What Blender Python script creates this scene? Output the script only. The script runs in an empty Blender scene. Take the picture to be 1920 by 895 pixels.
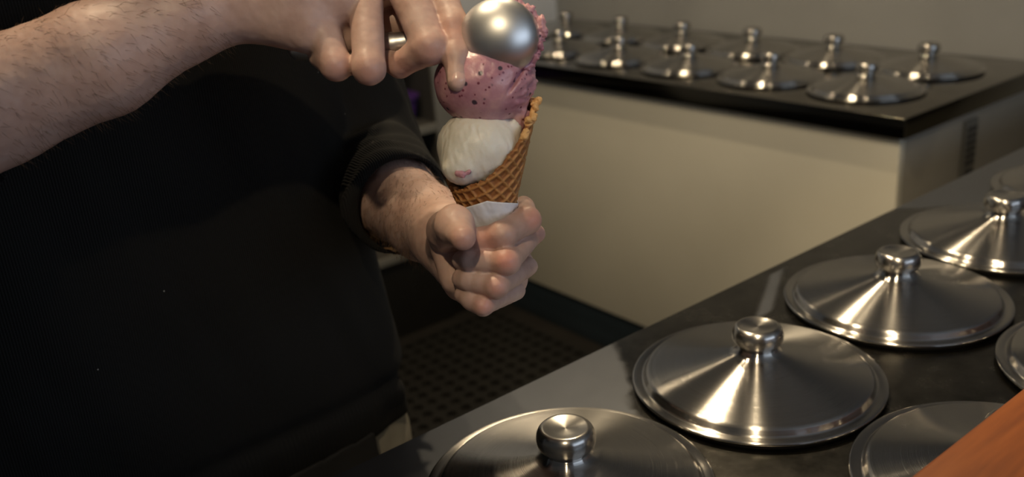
import bpy, bmesh, math, random
import numpy as np
from mathutils import Vector, Matrix

S = bpy.context.scene
C = S.collection
rnd = random.Random(7)

# ------------------------------------------------------------------ camera
F = 1788.94
CAM = np.array([-0.42957, -0.50577, 1.27359])
M = np.array([[0.7723613, -0.2773323, 0.5714410],
              [-0.6310451, -0.2325020, 0.7400844],
              [-0.0723882, -0.9322176, -0.3545848]])   # columns: right, down, forward
cd = bpy.data.cameras.new('camera')
cam = bpy.data.objects.new('camera', cd)
C.objects.link(cam)
cd.sensor_width = 36.0
cd.lens = F * 36.0 / 1920.0
cd.clip_start = 0.02
mw = Matrix.Identity(4)
for i in range(3):
    mw[i][0] = M[i][0]; mw[i][1] = -M[i][1]; mw[i][2] = -M[i][2]; mw[i][3] = CAM[i]
cam.matrix_world = mw
cd.dof.use_dof = True
cd.dof.focus_distance = 0.74
cd.dof.aperture_fstop = cd.lens / 6.8
S.camera = cam

def P(x, y, t):
    """world point seen at photo pixel (x, y) at depth t metres along the optical axis"""
    return CAM + t * (M @ np.array([(x - 960) / F, (y - 447.5) / F, 1.0]))
def PY(x, y, Y):
    w = M @ np.array([(x - 960) / F, (y - 447.5) / F, 1.0])
    return CAM + (Y - CAM[1]) / w[1] * w
RIGHT, DOWN, FWD = M[:, 0], M[:, 1], M[:, 2]

# ------------------------------------------------------------------ world, view
w = bpy.data.worlds.new('world'); S.world = w; w.use_nodes = True
w.node_tree.nodes['Background'].inputs[0].default_value = (0.62, 0.76, 1.0, 1)
w.node_tree.nodes['Background'].inputs[1].default_value = 0.5
S.view_settings.view_transform = 'Standard'
S.view_settings.look = 'None'
S.view_settings.gamma = 1
S.view_settings.use_curve_mapping = False
S.view_settings.exposure = 0.35

def light(name, kind, loc, energy, col, size=0.1, to=None, **k):
    l = bpy.data.lights.new(name, kind); l.energy = energy; l.color = col
    if kind == 'AREA':
        l.shape = k.get('shape', 'DISK'); l.size = size
        if 'size_y' in k: l.size_y = k['size_y']
        if 'spread' in k: l.spread = k['spread']
    if kind == 'SPOT':
        l.shadow_soft_size = size; l.spot_size = k['cone']; l.spot_blend = 0.6
    o = bpy.data.objects.new(name, l); C.objects.link(o); o.location = loc
    if to is not None:
        o.rotation_euler = (Vector(to) - Vector(loc)).to_track_quat('-Z', 'Y').to_euler()
    return o
WARM = (1.0, 0.79, 0.51)
CEIL = 2.5
SPOTS = [((0.9, 0.9), 15), ((0.2, 0.8), 4.5), ((-0.12, 0.50), 16), ((-0.91, -0.87), 14), ((1.0, 1.9), 3), ((-0.2, -0.33), 20)]  # the lamp behind the camera is an added frontal fill
for (x, y), e in SPOTS:
    light('downlight_lamp', 'SPOT', (x, y, CEIL - 0.06), e * 2.4, WARM, 0.022, (0.42, 0.10, 0.8) if y < -.5 else (0.62, -0.05, 0.8) if y < 0 else (x, y, 0), cone=math.radians(38 if y < 0 else 120))
# daylight through the shop window on the customers' side
light('window_daylight', 'AREA', (0.45, -2.75, 1.65), 11, (0.72, 0.84, 1.0), 2.4, (0.1, 1.0, 0.9), shape='RECTANGLE', size_y=1.2)

# ------------------------------------------------------------------ materials
def mat(name, col, rough=0.5, metal=0.0, **k):
    m = bpy.data.materials.new(name); m.use_nodes = True
    b = m.node_tree.nodes['Principled BSDF']
    b.inputs['Base Color'].default_value = (*col, 1)
    b.inputs['Roughness'].default_value = rough
    b.inputs['Metallic'].default_value = metal
    for kk, v in k.items():
        b.inputs[kk.replace('_', ' ')].default_value = v
    return m
def N(m, t, **k):
    n = m.node_tree.nodes.new(t)
    for a, v in k.items():
        if a in n.inputs: n.inputs[a].default_value = v
        else: setattr(n, a, v)
    return n
def L(m, a, b): m.node_tree.links.new(a, b)
def bsdf(m): return m.node_tree.nodes['Principled BSDF']
def coords(m, scale=(1, 1, 1), kind='Object', off=(0, 0, 0)):
    tc = N(m, 'ShaderNodeTexCoord'); mp = N(m, 'ShaderNodeMapping')
    mp.inputs['Scale'].default_value = scale; mp.inputs['Location'].default_value = off
    L(m, tc.outputs[kind], mp.inputs['Vector'])
    return mp.outputs['Vector']
def noise(m, vec, scale, detail=3, rough=0.5):
    n = N(m, 'ShaderNodeTexNoise'); n.inputs['Scale'].default_value = scale
    n.inputs['Detail'].default_value = detail; n.inputs['Roughness'].default_value = rough
    L(m, vec, n.inputs['Vector']); return n.outputs['Fac']
def ramp(m, fac, stops):
    r = N(m, 'ShaderNodeValToRGB'); cr = r.color_ramp
    while len(cr.elements) < len(stops): cr.elements.new(0.5)
    for e, (p, c) in zip(cr.elements, stops):
        e.position = p; e.color = (*c, 1) if len(c) == 3 else c
    L(m, fac, r.inputs['Fac']); return r.outputs['Color']
def bump(m, h, strength=0.3, dist=0.001):
    b = N(m, 'ShaderNodeBump'); b.inputs['Strength'].default_value = strength
    b.inputs['Distance'].default_value = dist
    L(m, h, b.inputs['Height']); L(m, b.outputs['Normal'], bsdf(m).inputs['Normal'])
def mixc(m, fac, a, b, blend='MIX'):
    x = N(m, 'ShaderNodeMix', data_type='RGBA', blend_type=blend)
    if isinstance(fac, float): x.inputs[0].default_value = fac
    else: L(m, fac, x.inputs[0])
    for v, i in ((a, 6), (b, 7)):
        if isinstance(v, tuple): x.inputs[i].default_value = (*v, 1)
        else: L(m, v, x.inputs[i])
    return x.outputs[2]

def spun_steel(name, rough, an=1.0):
    m = mat(name, (0.47, 0.455, 0.43), rough, 1.0, Anisotropic=an, Anisotropic_Rotation=0.25)
    tg = N(m, 'ShaderNodeTangent', direction_type='RADIAL', axis='Z')
    L(m, tg.outputs[0], bsdf(m).inputs['Tangent'])
    # fine concentric turning marks
    tc = N(m, 'ShaderNodeTexCoord'); sx = N(m, 'ShaderNodeSeparateXYZ'); L(m, tc.outputs['Object'], sx.inputs[0])
    cx = N(m, 'ShaderNodeCombineXYZ'); L(m, sx.outputs[0], cx.inputs[0]); L(m, sx.outputs[1], cx.inputs[1])
    ln = N(m, 'ShaderNodeVectorMath', operation='LENGTH'); L(m, cx.outputs[0], ln.inputs[0])
    cv = N(m, 'ShaderNodeCombineXYZ'); L(m, ln.outputs['Value'], cv.inputs[0])
    nz = noise(m, cv.outputs[0], 1500, 2, 0.7)
    nz2 = noise(m, coords(m), 9, 4)
    r = N(m, 'ShaderNodeMapRange'); L(m, nz2, r.inputs[0]); r.inputs[1].default_value = 0.3; r.inputs[2].default_value = 0.7
    r.inputs[3].default_value = rough - 0.02; r.inputs[4].default_value = rough + 0.04
    L(m, r.outputs[0], bsdf(m).inputs['Roughness'])
    bump(m, nz, 1.0 if an == 1.0 else 0.3, 0.00018)
    return m
M_lid = spun_steel('spun_stainless_steel', 0.19)
M_knob = spun_steel('turned_steel_knob', 0.24, .6)
M_bowl = mat('satin_aluminium', (0.68, 0.68, 0.67), 0.40, 1.0)

def counter_steel():
    m = mat('worktop_stainless_steel', (0.30, 0.29, 0.28), 0.2, 1.0)
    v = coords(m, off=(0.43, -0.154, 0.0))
    # paler, bluish, rougher zones of the top: left end, a smear by the second and third lid, far strip
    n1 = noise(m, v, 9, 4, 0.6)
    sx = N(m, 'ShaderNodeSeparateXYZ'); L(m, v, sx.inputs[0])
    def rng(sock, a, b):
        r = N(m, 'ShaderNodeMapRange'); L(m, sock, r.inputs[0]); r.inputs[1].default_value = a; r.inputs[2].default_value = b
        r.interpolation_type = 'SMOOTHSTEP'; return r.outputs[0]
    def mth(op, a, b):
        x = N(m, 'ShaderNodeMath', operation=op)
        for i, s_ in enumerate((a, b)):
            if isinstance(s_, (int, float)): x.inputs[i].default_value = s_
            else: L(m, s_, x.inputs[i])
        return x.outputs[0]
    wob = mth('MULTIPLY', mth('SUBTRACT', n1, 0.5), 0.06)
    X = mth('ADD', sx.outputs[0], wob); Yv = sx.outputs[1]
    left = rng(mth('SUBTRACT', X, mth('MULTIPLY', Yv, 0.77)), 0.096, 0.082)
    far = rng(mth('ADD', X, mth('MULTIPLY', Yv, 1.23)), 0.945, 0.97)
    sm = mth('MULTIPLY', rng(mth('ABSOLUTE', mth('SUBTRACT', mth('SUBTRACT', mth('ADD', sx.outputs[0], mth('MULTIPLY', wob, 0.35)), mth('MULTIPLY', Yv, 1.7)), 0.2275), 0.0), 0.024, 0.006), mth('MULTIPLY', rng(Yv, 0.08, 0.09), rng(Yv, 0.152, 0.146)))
    pale_zone = mth('MAXIMUM', mth('MAXIMUM', left, far), sm)
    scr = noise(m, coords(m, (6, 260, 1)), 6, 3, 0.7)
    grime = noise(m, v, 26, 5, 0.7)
    base = mixc(m, pale_zone, ramp(m, grime, [(0.35, (0.06, 0.057, 0.05)), (0.7, (0.125, 0.12, 0.108))]), (0.15, 0.160, 0.18))
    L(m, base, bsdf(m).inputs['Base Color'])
    rr = N(m, 'ShaderNodeMapRange'); L(m, pale_zone, rr.inputs[0]); rr.inputs[3].default_value = 0.2; rr.inputs[4].default_value = 0.42
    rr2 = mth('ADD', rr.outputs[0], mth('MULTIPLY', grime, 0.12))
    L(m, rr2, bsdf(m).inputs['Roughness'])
    bump(m, scr, 0.12, 0.0003)
    return m
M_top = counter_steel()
M_backtop = mat('polished_stainless_steel', (0.36, 0.34, 0.31), 0.16, 1.0)
L(M_backtop, ramp(M_backtop, noise(M_backtop, coords(M_backtop), 12, 4), [(0.3, (0.20, 0.185, 0.16)), (0.7, (0.28, 0.26, 0.225))]), bsdf(M_backtop).inputs['Base Color'])
M_edge = mat('dark_polished_edge', (0.075, 0.072, 0.062), 0.16, 1.0)

def painted(name, col, var=0.12, rough=0.55, scale=5):
    m = mat(name, col, rough)
    f = noise(m, coords(m), scale, 4)
    lo = tuple(c * (1 - var) for c in col); hi = tuple(min(1, c * (1 + var)) for c in col)
    L(m, ramp(m, f, [(0.3, lo), (0.7, hi)]), bsdf(m).inputs['Base Color'])
    bump(m, noise(m, coords(m), 160, 2), 0.08, 0.0005)
    return m
M_panel = painted('cream_laminate', (0.60, 0.58, 0.50), 0.05, 0.4, 3)
M_endpanel = painted('grey_laminate', (0.30, 0.285, 0.25), 0.05, 0.45, 3)
M_wall = painted('grey_plaster', (0.325, 0.33, 0.325), 0.10, 0.75, 3)
M_wall2 = painted('cool_white_paint', (0.62, 0.64, 0.66), 0.05, 0.6, 3)
M_ceil = painted('ceiling_white', (0.70, 0.69, 0.66), 0.04, 0.8, 2)
M_plinth = painted('blue_black_plinth', (0.022, 0.034, 0.045), 0.15, 0.5)
M_floor = painted('dark_brown_floor', (0.008, 0.0065, 0.005), 0.3, 0.6, 14)
M_rubber = painted('black_rubber', (0.0045, 0.0042, 0.0033), 0.25, 0.55, 30)
M_dark = painted('dark_shelf', (0.045, 0.043, 0.04), 0.15, 0.6)
M_shelf = painted('pale_shelf_edge', (0.15, 0.148, 0.135), 0.1, 0.5)
M_purple = painted('purple_plastic', (0.05, 0.018, 0.12), 0.1, 0.35)
M_brown = painted('brown_cardboard', (0.24, 0.13, 0.05), 0.15, 0.8)

def wood():
    m = mat('orange_wood', (0.42, 0.13, 0.03), 0.42)
    v = coords(m, (1.2, 14, 14))
    f = noise(m, v, 5, 5, 0.6)
    L(m, ramp(m, f, [(0.3, (0.13, 0.034, 0.007)), (0.5, (0.19, 0.052, 0.010)), (0.75, (0.24, 0.074, 0.016))]), bsdf(m).inputs['Base Color'])
    bump(m, f, 0.1, 0.0006)
    return m
M_wood = wood()

def skin():
    m = mat('skin', (0.60, 0.37, 0.27), 0.46)
    b = bsdf(m)
    b.inputs['Subsurface Weight'].default_value = 0.12
    b.inputs['Subsurface Radius'].default_value = (1.0, 0.35, 0.2)
    b.inputs['Subsurface Scale'].default_value = 0.006
    v = coords(m)
    f = noise(m, v, 38, 4, 0.6); f2 = noise(m, v, 260, 3, 0.6)
    base = ramp(m, f, [(0.3, (0.44, 0.28, 0.225)), (0.55, (0.53, 0.355, 0.295)), (0.75, (0.58, 0.41, 0.345))])
    at = N(m, 'ShaderNodeAttribute', attribute_name='flush')
    c2 = mixc(m, at.outputs['Fac'], base, (0.62, 0.24, 0.17))
    an = N(m, 'ShaderNodeAttribute', attribute_name='nail')
    c3 = mixc(m, an.outputs['Fac'], c2, (0.70, 0.46, 0.38))
    L(m, c3, b.inputs['Base Color'])
    rr = N(m, 'ShaderNodeMapRange'); L(m, an.outputs['Fac'], rr.inputs[0]); rr.inputs[3].default_value = 0.46; rr.inputs[4].default_value = 0.22
    L(m, rr.outputs[0], b.inputs['Roughness'])
    bump(m, f2, 0.25, 0.0006)
    return m
M_skin = skin()
M_hair = mat('dark_brown_hair', (0.05, 0.03, 0.02), 0.6)
M_armhair = mat('arm_hair', (0.12, 0.065, 0.03), 0.5)

def knit():
    m = mat('black_knit', (0.0085, 0.0082, 0.0075), 0.9)
    bsdf(m).inputs['Specular IOR Level'].default_value = 0.25
    bsdf(m).inputs['Sheen Weight'].default_value = 0.03
    bsdf(m).inputs['Sheen Roughness'].default_value = 0.45
    bsdf(m).inputs['Sheen Tint'].default_value = (0.5, 0.48, 0.42, 1)
    tc = N(m, 'ShaderNodeTexCoord'); sx = N(m, 'ShaderNodeSeparateXYZ'); L(m, tc.outputs['Object'], sx.inputs[0])
    wv = N(m, 'ShaderNodeTexWave', wave_type='BANDS', bands_direction='X')
    wv.inputs['Scale'].default_value = 150; wv.inputs['Distortion'].default_value = 0.6
    L(m, tc.outputs['Object'], wv.inputs['Vector'])
    wb = N(m, 'ShaderNodeTexWave', wave_type='BANDS', bands_direction='X')
    wb.inputs['Scale'].default_value = 62; wb.inputs['Distortion'].default_value = 0.2
    L(m, tc.outputs['Object'], wb.inputs['Vector'])
    at = N(m, 'ShaderNodeAttribute', attribute_name='hem')
    h = mixc(m, at.outputs['Fac'], wv.outputs['Color'], wb.outputs['Color'])
    bp = N(m, 'ShaderNodeBump'); bp.inputs['Strength'].default_value = 0.55; bp.inputs['Distance'].default_value = 0.0012
    L(m, h, bp.inputs['Height']); L(m, bp.outputs[0], bsdf(m).inputs['Normal'])
    # lint specks
    vo = N(m, 'ShaderNodeTexVoronoi'); vo.inputs['Scale'].default_value = 22; L(m, tc.outputs['Object'], vo.inputs['Vector'])
    sp = N(m, 'ShaderNodeMath', operation='LESS_THAN'); L(m, vo.outputs['Distance'], sp.inputs[0]); sp.inputs[1].default_value = 0.018
    L(m, mixc(m, sp.outputs[0], (0.0085, 0.0082, 0.0075), (0.30, 0.28, 0.24)), bsdf(m).inputs['Base Color'])
    return m
M_knit = knit()
M_trouser = painted('grey_beige_cotton', (0.36, 0.33, 0.26), 0.25, 0.9, 16)
M_apron = painted('black_apron', (0.015, 0.015, 0.016), 0.2, 0.85, 16)
M_shoe = mat('black_leather', (0.02, 0.02, 0.02), 0.4)
M_paper = mat('white_paper', (0.80, 0.81, 0.84), 0.7)
bump(M_paper, noise(M_paper, coords(M_paper), 60, 4), 0.35, 0.001)

def waffle():
    m = mat('waffle', (0.45, 0.22, 0.07), 0.62)
    at = N(m, 'ShaderNodeAttribute', attribute_name='ridge')
    f = noise(m, coords(m), 90, 4, 0.65)
    c = ramp(m, f, [(0.3, (0.33, 0.135, 0.035)), (0.55, (0.50, 0.245, 0.075)), (0.8, (0.66, 0.37, 0.14))])
    c2 = mixc(m, at.outputs['Fac'], (0.30, 0.115, 0.03), c)
    ac = N(m, 'ShaderNodeAttribute', attribute_name='crumb')
    c3 = mixc(m, ac.outputs['Fac'], c2, (0.80, 0.47, 0.18))
    L(m, c3, bsdf(m).inputs['Base Color'])
    bump(m, noise(m, coords(m), 700, 3), 0.35, 0.0006)
    return m
M_waffle = waffle()

def icecream(name, cols, speck=None, streak=None, rough=0.4):
    m = mat(name, cols[1], rough)
    b = bsdf(m); b.inputs['Subsurface Weight'].default_value = 0.35
    b.inputs['Subsurface Radius'].default_value = (1, 0.8, 0.7); b.inputs['Subsurface Scale'].default_value = 0.004
    v = coords(m)
    f = noise(m, v, 45, 4, 0.6)
    c = ramp(m, f, [(0.3, cols[0]), (0.55, cols[1]), (0.75, cols[2])])
    if speck:
        for sc, th, col in speck:
            vo = N(m, 'ShaderNodeTexVoronoi'); vo.inputs['Scale'].default_value = sc; L(m, v, vo.inputs['Vector'])
            nn = noise(m, v, sc * 1.3, 2)
            ad = N(m, 'ShaderNodeMath', operation='MULTIPLY_ADD'); L(m, nn, ad.inputs[0]); ad.inputs[1].default_value = 0.25; L(m, vo.outputs['Distance'], ad.inputs[2])
            rg = N(m, 'ShaderNodeMapRange'); L(m, ad.outputs[0], rg.inputs[0]); rg.inputs[1].default_value = th + 0.12; rg.inputs[2].default_value = th + 0.17
            rg.inputs[3].default_value = 1; rg.inputs[4].default_value = 0
            c = mixc(m, rg.outputs[0], c, col)
    L(m, c, b.inputs['Base Color'])
    bump(m, noise(m, v, 420, 4, 0.7), 0.3, 0.0008)
    return m
M_berry = icecream('berry_ice_cream', [(0.40, 0.17, 0.23), (0.55, 0.29, 0.33), (0.70, 0.42, 0.39)],
                   [(190, 0.13, (0.20, 0.05, 0.08)), (95, 0.125, (0.07, 0.05, 0.07))], rough=0.22)
M_vanilla = icecream('vanilla_ice_cream', [(0.78, 0.73, 0.60), (0.84, 0.80, 0.69), (0.88, 0.85, 0.77)], rough=0.36)

# ------------------------------------------------------------------ helpers
def link(name, me, m=None, parent=None, smooth=True):
    o = bpy.data.objects.new(name, me); C.objects.link(o)
    if m: me.materials.append(m)
    if parent is not None: o.parent = parent
    if smooth: me.shade_smooth()
    return o
def mesh(verts, faces):
    me = bpy.data.meshes.new('mesh'); me.from_pydata([tuple(map(float, v)) for v in verts], [], faces); me.update(); return me
def tag(o, label, cat, group=None):
    o['label'] = label; o['category'] = cat
    if group: o['group'] = group
    return o
def empty(name, loc, label, cat, group=None):
    o = bpy.data.objects.new(name, None); C.objects.link(o); o.location = loc; o.empty_display_size = 0.05
    return tag(o, label, cat, group)
def struct(o): o['kind'] = 'structure'; return o
def box(name, lo, hi, m, parent=None, bev=0.0, origin=None):
    bm = bmesh.new()
    bmesh.ops.create_cube(bm, size=1)
    lo = Vector(lo); hi = Vector(hi); c = (lo + hi) / 2; s = hi - lo
    for v in bm.verts: v.co = Vector((v.co.x * s.x, v.co.y * s.y, v.co.z * s.z))
    if bev: bmesh.ops.bevel(bm, geom=bm.edges[:], offset=bev, segments=3, affect='EDGES', profile=0.5)
    me = bpy.data.meshes.new('mesh'); bm.to_mesh(me); bm.free()
    o = link(name, me, m, parent, smooth=False)
    if bev:
        me.shade_smooth(); me.set_sharp_from_angle(angle=math.radians(35))
    o.location = c if parent is None else c - parent.location
    return o
def lathe(prof, n=96, close_top=True):
    verts = []; faces = []
    for r, z in prof:
        for i in range(n):
            a = 2 * math.pi * i / n; verts.append((r * math.cos(a), r * math.sin(a), z))
    for j in range(len(prof) - 1):
        for i in range(n):
            k = (i + 1) % n
            faces.append((j * n + i, j * n + k, (j + 1) * n + k, (j + 1) * n + i))
    if close_top:
        verts.append((0, 0, prof[-1][1])); t = len(verts) - 1; j = len(prof) - 1
        for i in range(n): faces.append((j * n + i, j * n + (i + 1) % n, t))
    return mesh(verts, faces)

# numpy value noise
_rs = np.random.RandomState(3); _T = _rs.rand(64, 64, 64).astype(np.float32)
def vnoise(p):
    p = np.asarray(p, np.float32); i = np.floor(p).astype(int); f = p - i; f = f * f * (3 - 2 * f)
    out = 0
    for dx in (0, 1):
        for dy in (0, 1):
            for dz in (0, 1):
                wgt = (f[:, 0] if dx else 1 - f[:, 0]) * (f[:, 1] if dy else 1 - f[:, 1]) * (f[:, 2] if dz else 1 - f[:, 2])
                out = out + wgt * _T[(i[:, 0] + dx) % 64, (i[:, 1] + dy) % 64, (i[:, 2] + dz) % 64]
    return out * 2 - 1
def fbm(p, o=3):
    s = 0; a = 1
    for _ in range(o): s = s + a * vnoise(p); p = p * 2.03 + 5.1; a *= 0.5
    return s

# signed distance modelling: one continuous surface from blended tapered limbs
def cone_sd(p, a, b, r1, r2):
    a = np.asarray(a, np.float32); b = np.asarray(b, np.float32)
    ab = b - a; h = np.clip(((p - a) @ ab) / max(1e-12, float(ab @ ab)), 0, 1)
    return np.linalg.norm(p - a - h[:, None] * ab, axis=1) - (r1 + (r2 - r1) * h)
def smin(a, b, k):
    h = np.clip(0.5 + 0.5 * (b - a) / k, 0, 1)
    return b * (1 - h) + a * h - k * h * (1 - h)
def smax(a, b, k): return -smin(-a, -b, k)
def ell_sd(p, c, ax, R=None):
    q = p - np.asarray(c, np.float32)
    if R is not None: q = q @ R
    ax = np.asarray(ax, np.float32)
    k0 = np.linalg.norm(q / ax, axis=1); k1 = np.linalg.norm(q / (ax * ax), axis=1) + 1e-9
    return k0 * (k0 - 1) / k1
def chain(p, pts, rs, k=0.003):
    d = None
    for i in range(len(pts) - 1):
        s = cone_sd(p, pts[i], pts[i + 1], rs[i], rs[i + 1])
        d = s if d is None else smin(d, s, k)
    return d
def surface(f, lo, hi, h, B=8, slack=1.0):
    """naive surface nets over a sparse block grid"""
    lo = np.asarray(lo, np.float32); nb = np.ceil((np.asarray(hi) - lo) / (h * B)).astype(int)
    n = nb * B + 1
    cen = np.stack(np.meshgrid(*[(np.arange(k) + 0.5) * B * h for k in nb], indexing='ij'), -1).reshape(-1, 3).astype(np.float32) + lo
    dc = f(cen)
    act = np.abs(dc) < B * h * 0.87 * 1.35 * slack + h
    D = np.repeat(np.repeat(np.repeat(np.where(dc > 0, 1.0, -1.0).astype(np.float32).reshape(nb), B, 0), B, 1), B, 2)
    D = np.pad(D, ((0, 1), (0, 1), (0, 1)), mode='edge')
    bi = np.argwhere(act.reshape(nb))
    off = np.stack(np.meshgrid(*[np.arange(B + 1)] * 3, indexing='ij'), -1).reshape(-1, 3)
    for s0 in range(0, len(bi), 1500):
        idx = (bi[s0:s0 + 1500, None, :] * B + off[None]).reshape(-1, 3)
        D[idx[:, 0], idx[:, 1], idx[:, 2]] = f((idx * h).astype(np.float32) + lo)
    ins = D < 0
    nx, ny, nz = D.shape
    # cell has sign change
    c = np.zeros((nx - 1, ny - 1, nz - 1), np.int8)
    for a in (0, 1):
        for b in (0, 1):
            for e in (0, 1):
                c += ins[a:nx - 1 + a, b:ny - 1 + b, e:nz - 1 + e]
    cells = np.argwhere((c > 0) & (c < 8))
    vid = -np.ones(c.shape, np.int64); vid[cells[:, 0], cells[:, 1], cells[:, 2]] = np.arange(len(cells))
    acc = np.zeros((len(cells), 3)); cnt = np.zeros(len(cells))
    cor = [(a, b, e) for a in (0, 1) for b in (0, 1) for e in (0, 1)]
    for u in cor:
        for v in cor:
            if sum(v) - sum(u) == 1 and all(v[i] >= u[i] for i in range(3)):
                d0 = D[cells[:, 0] + u[0], cells[:, 1] + u[1], cells[:, 2] + u[2]]
                d1 = D[cells[:, 0] + v[0], cells[:, 1] + v[1], cells[:, 2] + v[2]]
                m_ = (d0 < 0) != (d1 < 0)
                t = np.where(m_, d0 / np.where(m_, d0 - d1, 1), 0)
                pu = np.array(u) + t[:, None] * (np.array(v) - np.array(u))
                acc[m_] += pu[m_]; cnt[m_] += 1
    V = (cells + acc / np.maximum(cnt, 1)[:, None]) * h + lo
    faces = []
    for axn in range(3):
        sl0 = [slice(None)] * 3; sl1 = [slice(None)] * 3
        sl0[axn] = slice(0, -1); sl1[axn] = slice(1, None)
        a0 = ins[tuple(sl0)]; a1 = ins[tuple(sl1)]
        E = np.argwhere(a0 != a1)
        o1, o2 = [(1, 2), (2, 0), (0, 1)][axn]
        E = E[(E[:, o1] > 0) & (E[:, o2] > 0) & (E[:, o1] < D.shape[o1] - 1) & (E[:, o2] < D.shape[o2] - 1)]
        flip = a0[E[:, 0], E[:, 1], E[:, 2]]
        def g(d1_, d2_):
            q = E.copy(); q[:, o1] -= d1_; q[:, o2] -= d2_
            return vid[q[:, 0], q[:, 1], q[:, 2]]
        q = np.stack([g(1, 1), g(0, 1), g(0, 0), g(1, 0)], 1)
        q = q[(q >= 0).all(1)] if (q < 0).any() else q
        fl = flip if len(flip) == len(q) else np.zeros(len(q), bool)
        q[~fl] = q[~fl][:, ::-1]
        faces.append(q)
    Q = np.concatenate(faces)
    return V, Q
def np_mesh(V, Q, smooth_it=0):
    if smooth_it:
        e = np.concatenate([Q[:, [0, 1]], Q[:, [1, 2]], Q[:, [2, 3]], Q[:, [3, 0]]])
        for _ in range(smooth_it):
            s = np.zeros_like(V); c = np.zeros(len(V))
            for a, b in ((0, 1), (1, 0)):
                for k in range(3): s[:, k] += np.bincount(e[:, a], V[e[:, b], k], len(V))
                c += np.bincount(e[:, a], minlength=len(V))
            V = 0.5 * V + 0.5 * s / c[:, None]
    me = bpy.data.meshes.new('mesh')
    me.vertices.add(len(V)); me.vertices.foreach_set('co', V.astype(np.float32).ravel())
    me.loops.add(Q.size); me.loops.foreach_set('vertex_index', Q.astype(np.int32).ravel())
    me.polygons.add(len(Q)); me.polygons.foreach_set('loop_start', np.arange(0, Q.size, 4, dtype=np.int32))
    me.polygons.foreach_set('loop_total', np.full(len(Q), 4, np.int32))
    me.update(); me.validate()
    return me
def vattr(me, name, vals):
    a = me.attributes.new(name, 'FLOAT', 'POINT'); a.data.foreach_set('value', np.asarray(vals, np.float32))
def blob(p, c, r):
    return np.exp(-((np.linalg.norm(p - np.asarray(c), axis=1) / r) ** 2))

# ------------------------------------------------------------------ room
XW, YW = 1.84, 2.075          # wall behind the far counter, wall on its left
X0, Y0 = -2.3, -2.8
TOP = 0.80                    # worktop height
struct(box('floor', (X0, Y0, -0.1), (XW + .1, YW + .1, 0.0), M_floor))
struct(box('ceiling', (X0, Y0, CEIL), (XW + .1, YW + .1, CEIL + .1), M_ceil))
struct(box('wall_right', (XW, Y0, 0), (XW + .1, YW + .1, CEIL), M_wall))
struct(box('wall_back', (X0, YW, 0), (XW, YW + .1, CEIL), M_wall2))
struct(box('wall_left', (X0 - .1, Y0, 0), (X0, YW + .1, CEIL), M_wall))
# front wall with the shop window
wf = bpy.data.objects.new('wall_front', None)
bm = bmesh.new()
def addbox(bm, lo, hi):
    r = bmesh.ops.create_cube(bm, size=1); lo = Vector(lo); hi = Vector(hi)
    for v in r['verts']:
        v.co = Vector([(lo[i] + hi[i]) / 2 + v.co[i] * (hi[i] - lo[i]) for i in range(3)])
WX0, WX1, WZ0, WZ1 = -0.75, 1.65, 1.0, 2.25
for lo, hi in (((X0, Y0 - .1, 0), (WX0, Y0, CEIL)), ((WX1, Y0 - .1, 0), (XW, Y0, CEIL)),
               ((WX0, Y0 - .1, 0), (WX1, Y0, WZ0)), ((WX0, Y0 - .1, WZ1), (WX1, Y0, CEIL))): addbox(bm, lo, hi)
me = bpy.data.meshes.new('mesh'); bm.to_mesh(me); bm.free()
struct(link('wall_front', me, M_wall, smooth=False))
bm = bmesh.new()
for lo, hi in (((WX0, Y0 - .07, WZ0), (WX0 + .05, Y0 - .02, WZ1)), ((WX1 - .05, Y0 - .07, WZ0), (WX1, Y0 - .02, WZ1)),
               ((WX0, Y0 - .07, WZ0), (WX1, Y0 - .02, WZ0 + .05)), ((WX0, Y0 - .07, WZ1 - .05), (WX1, Y0 - .02, WZ1)),
               ((.43, Y0 - .07, WZ0), (.48, Y0 - .02, WZ1))): addbox(bm, lo, hi)
me = bpy.data.meshes.new('mesh'); bm.to_mesh(me); bm.free()
struct(link('window_1', me, M_dark, smooth=False))

# downlights in the ceiling
M_glow = mat('lamp_glass', (0.9, 0.85, 0.7), 0.3)
bsdf(M_glow).inputs['Emission Color'].default_value = (*WARM, 1); bsdf(M_glow).inputs['Emission Strength'].default_value = 6
M_white = mat('white_enamel', (0.75, 0.74, 0.7), 0.4)
hous = lathe([(0.062, 0.0), (0.062, -0.006), (0.052, -0.008), (0.048, -0.002), (0.046, 0.0)], 32, False)
hous.materials.append(M_white); hous.shade_smooth()
lens_me = lathe([(0.046, -0.001), (0.03, -0.003)], 32); lens_me.materials.append(M_glow); lens_me.shade_smooth()
where = ['above the far counter', 'above the gap between counters', 'above the server', 'added behind the camera as frontal fill', 'in the far room corner', 'above the near pot lids']
for ((x, y), e), wh in zip(SPOTS, where):
    t = empty('ceiling_downlight', (x, y, CEIL), 'round recessed warm ceiling downlight ' + wh, 'lamp')
    for nm, me_ in (('trim_ring', hous), ('lamp_glass', lens_me)):
        o = bpy.data.objects.new(nm, me_); C.objects.link(o); o.parent = t

# ------------------------------------------------------------------ front counter
fc = empty('serving_counter', (0.65, -0.13, 0), 'near stainless steel serving counter set with pot lids', 'counter')
box('cabinet', (-0.95, -0.42, 0.10), (XW - .01, 0.135, TOP - 0.035), M_endpanel, fc, 0.004)
box('plinth', (-0.93, -0.40, 0.0), (XW - .01, 0.10, 0.10), M_plinth, fc)
box('worktop', (-0.97, -0.47, TOP - 0.035), (XW - .01, 0.162, TOP - 0.0045), M_top, fc, 0.0018)
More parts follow.
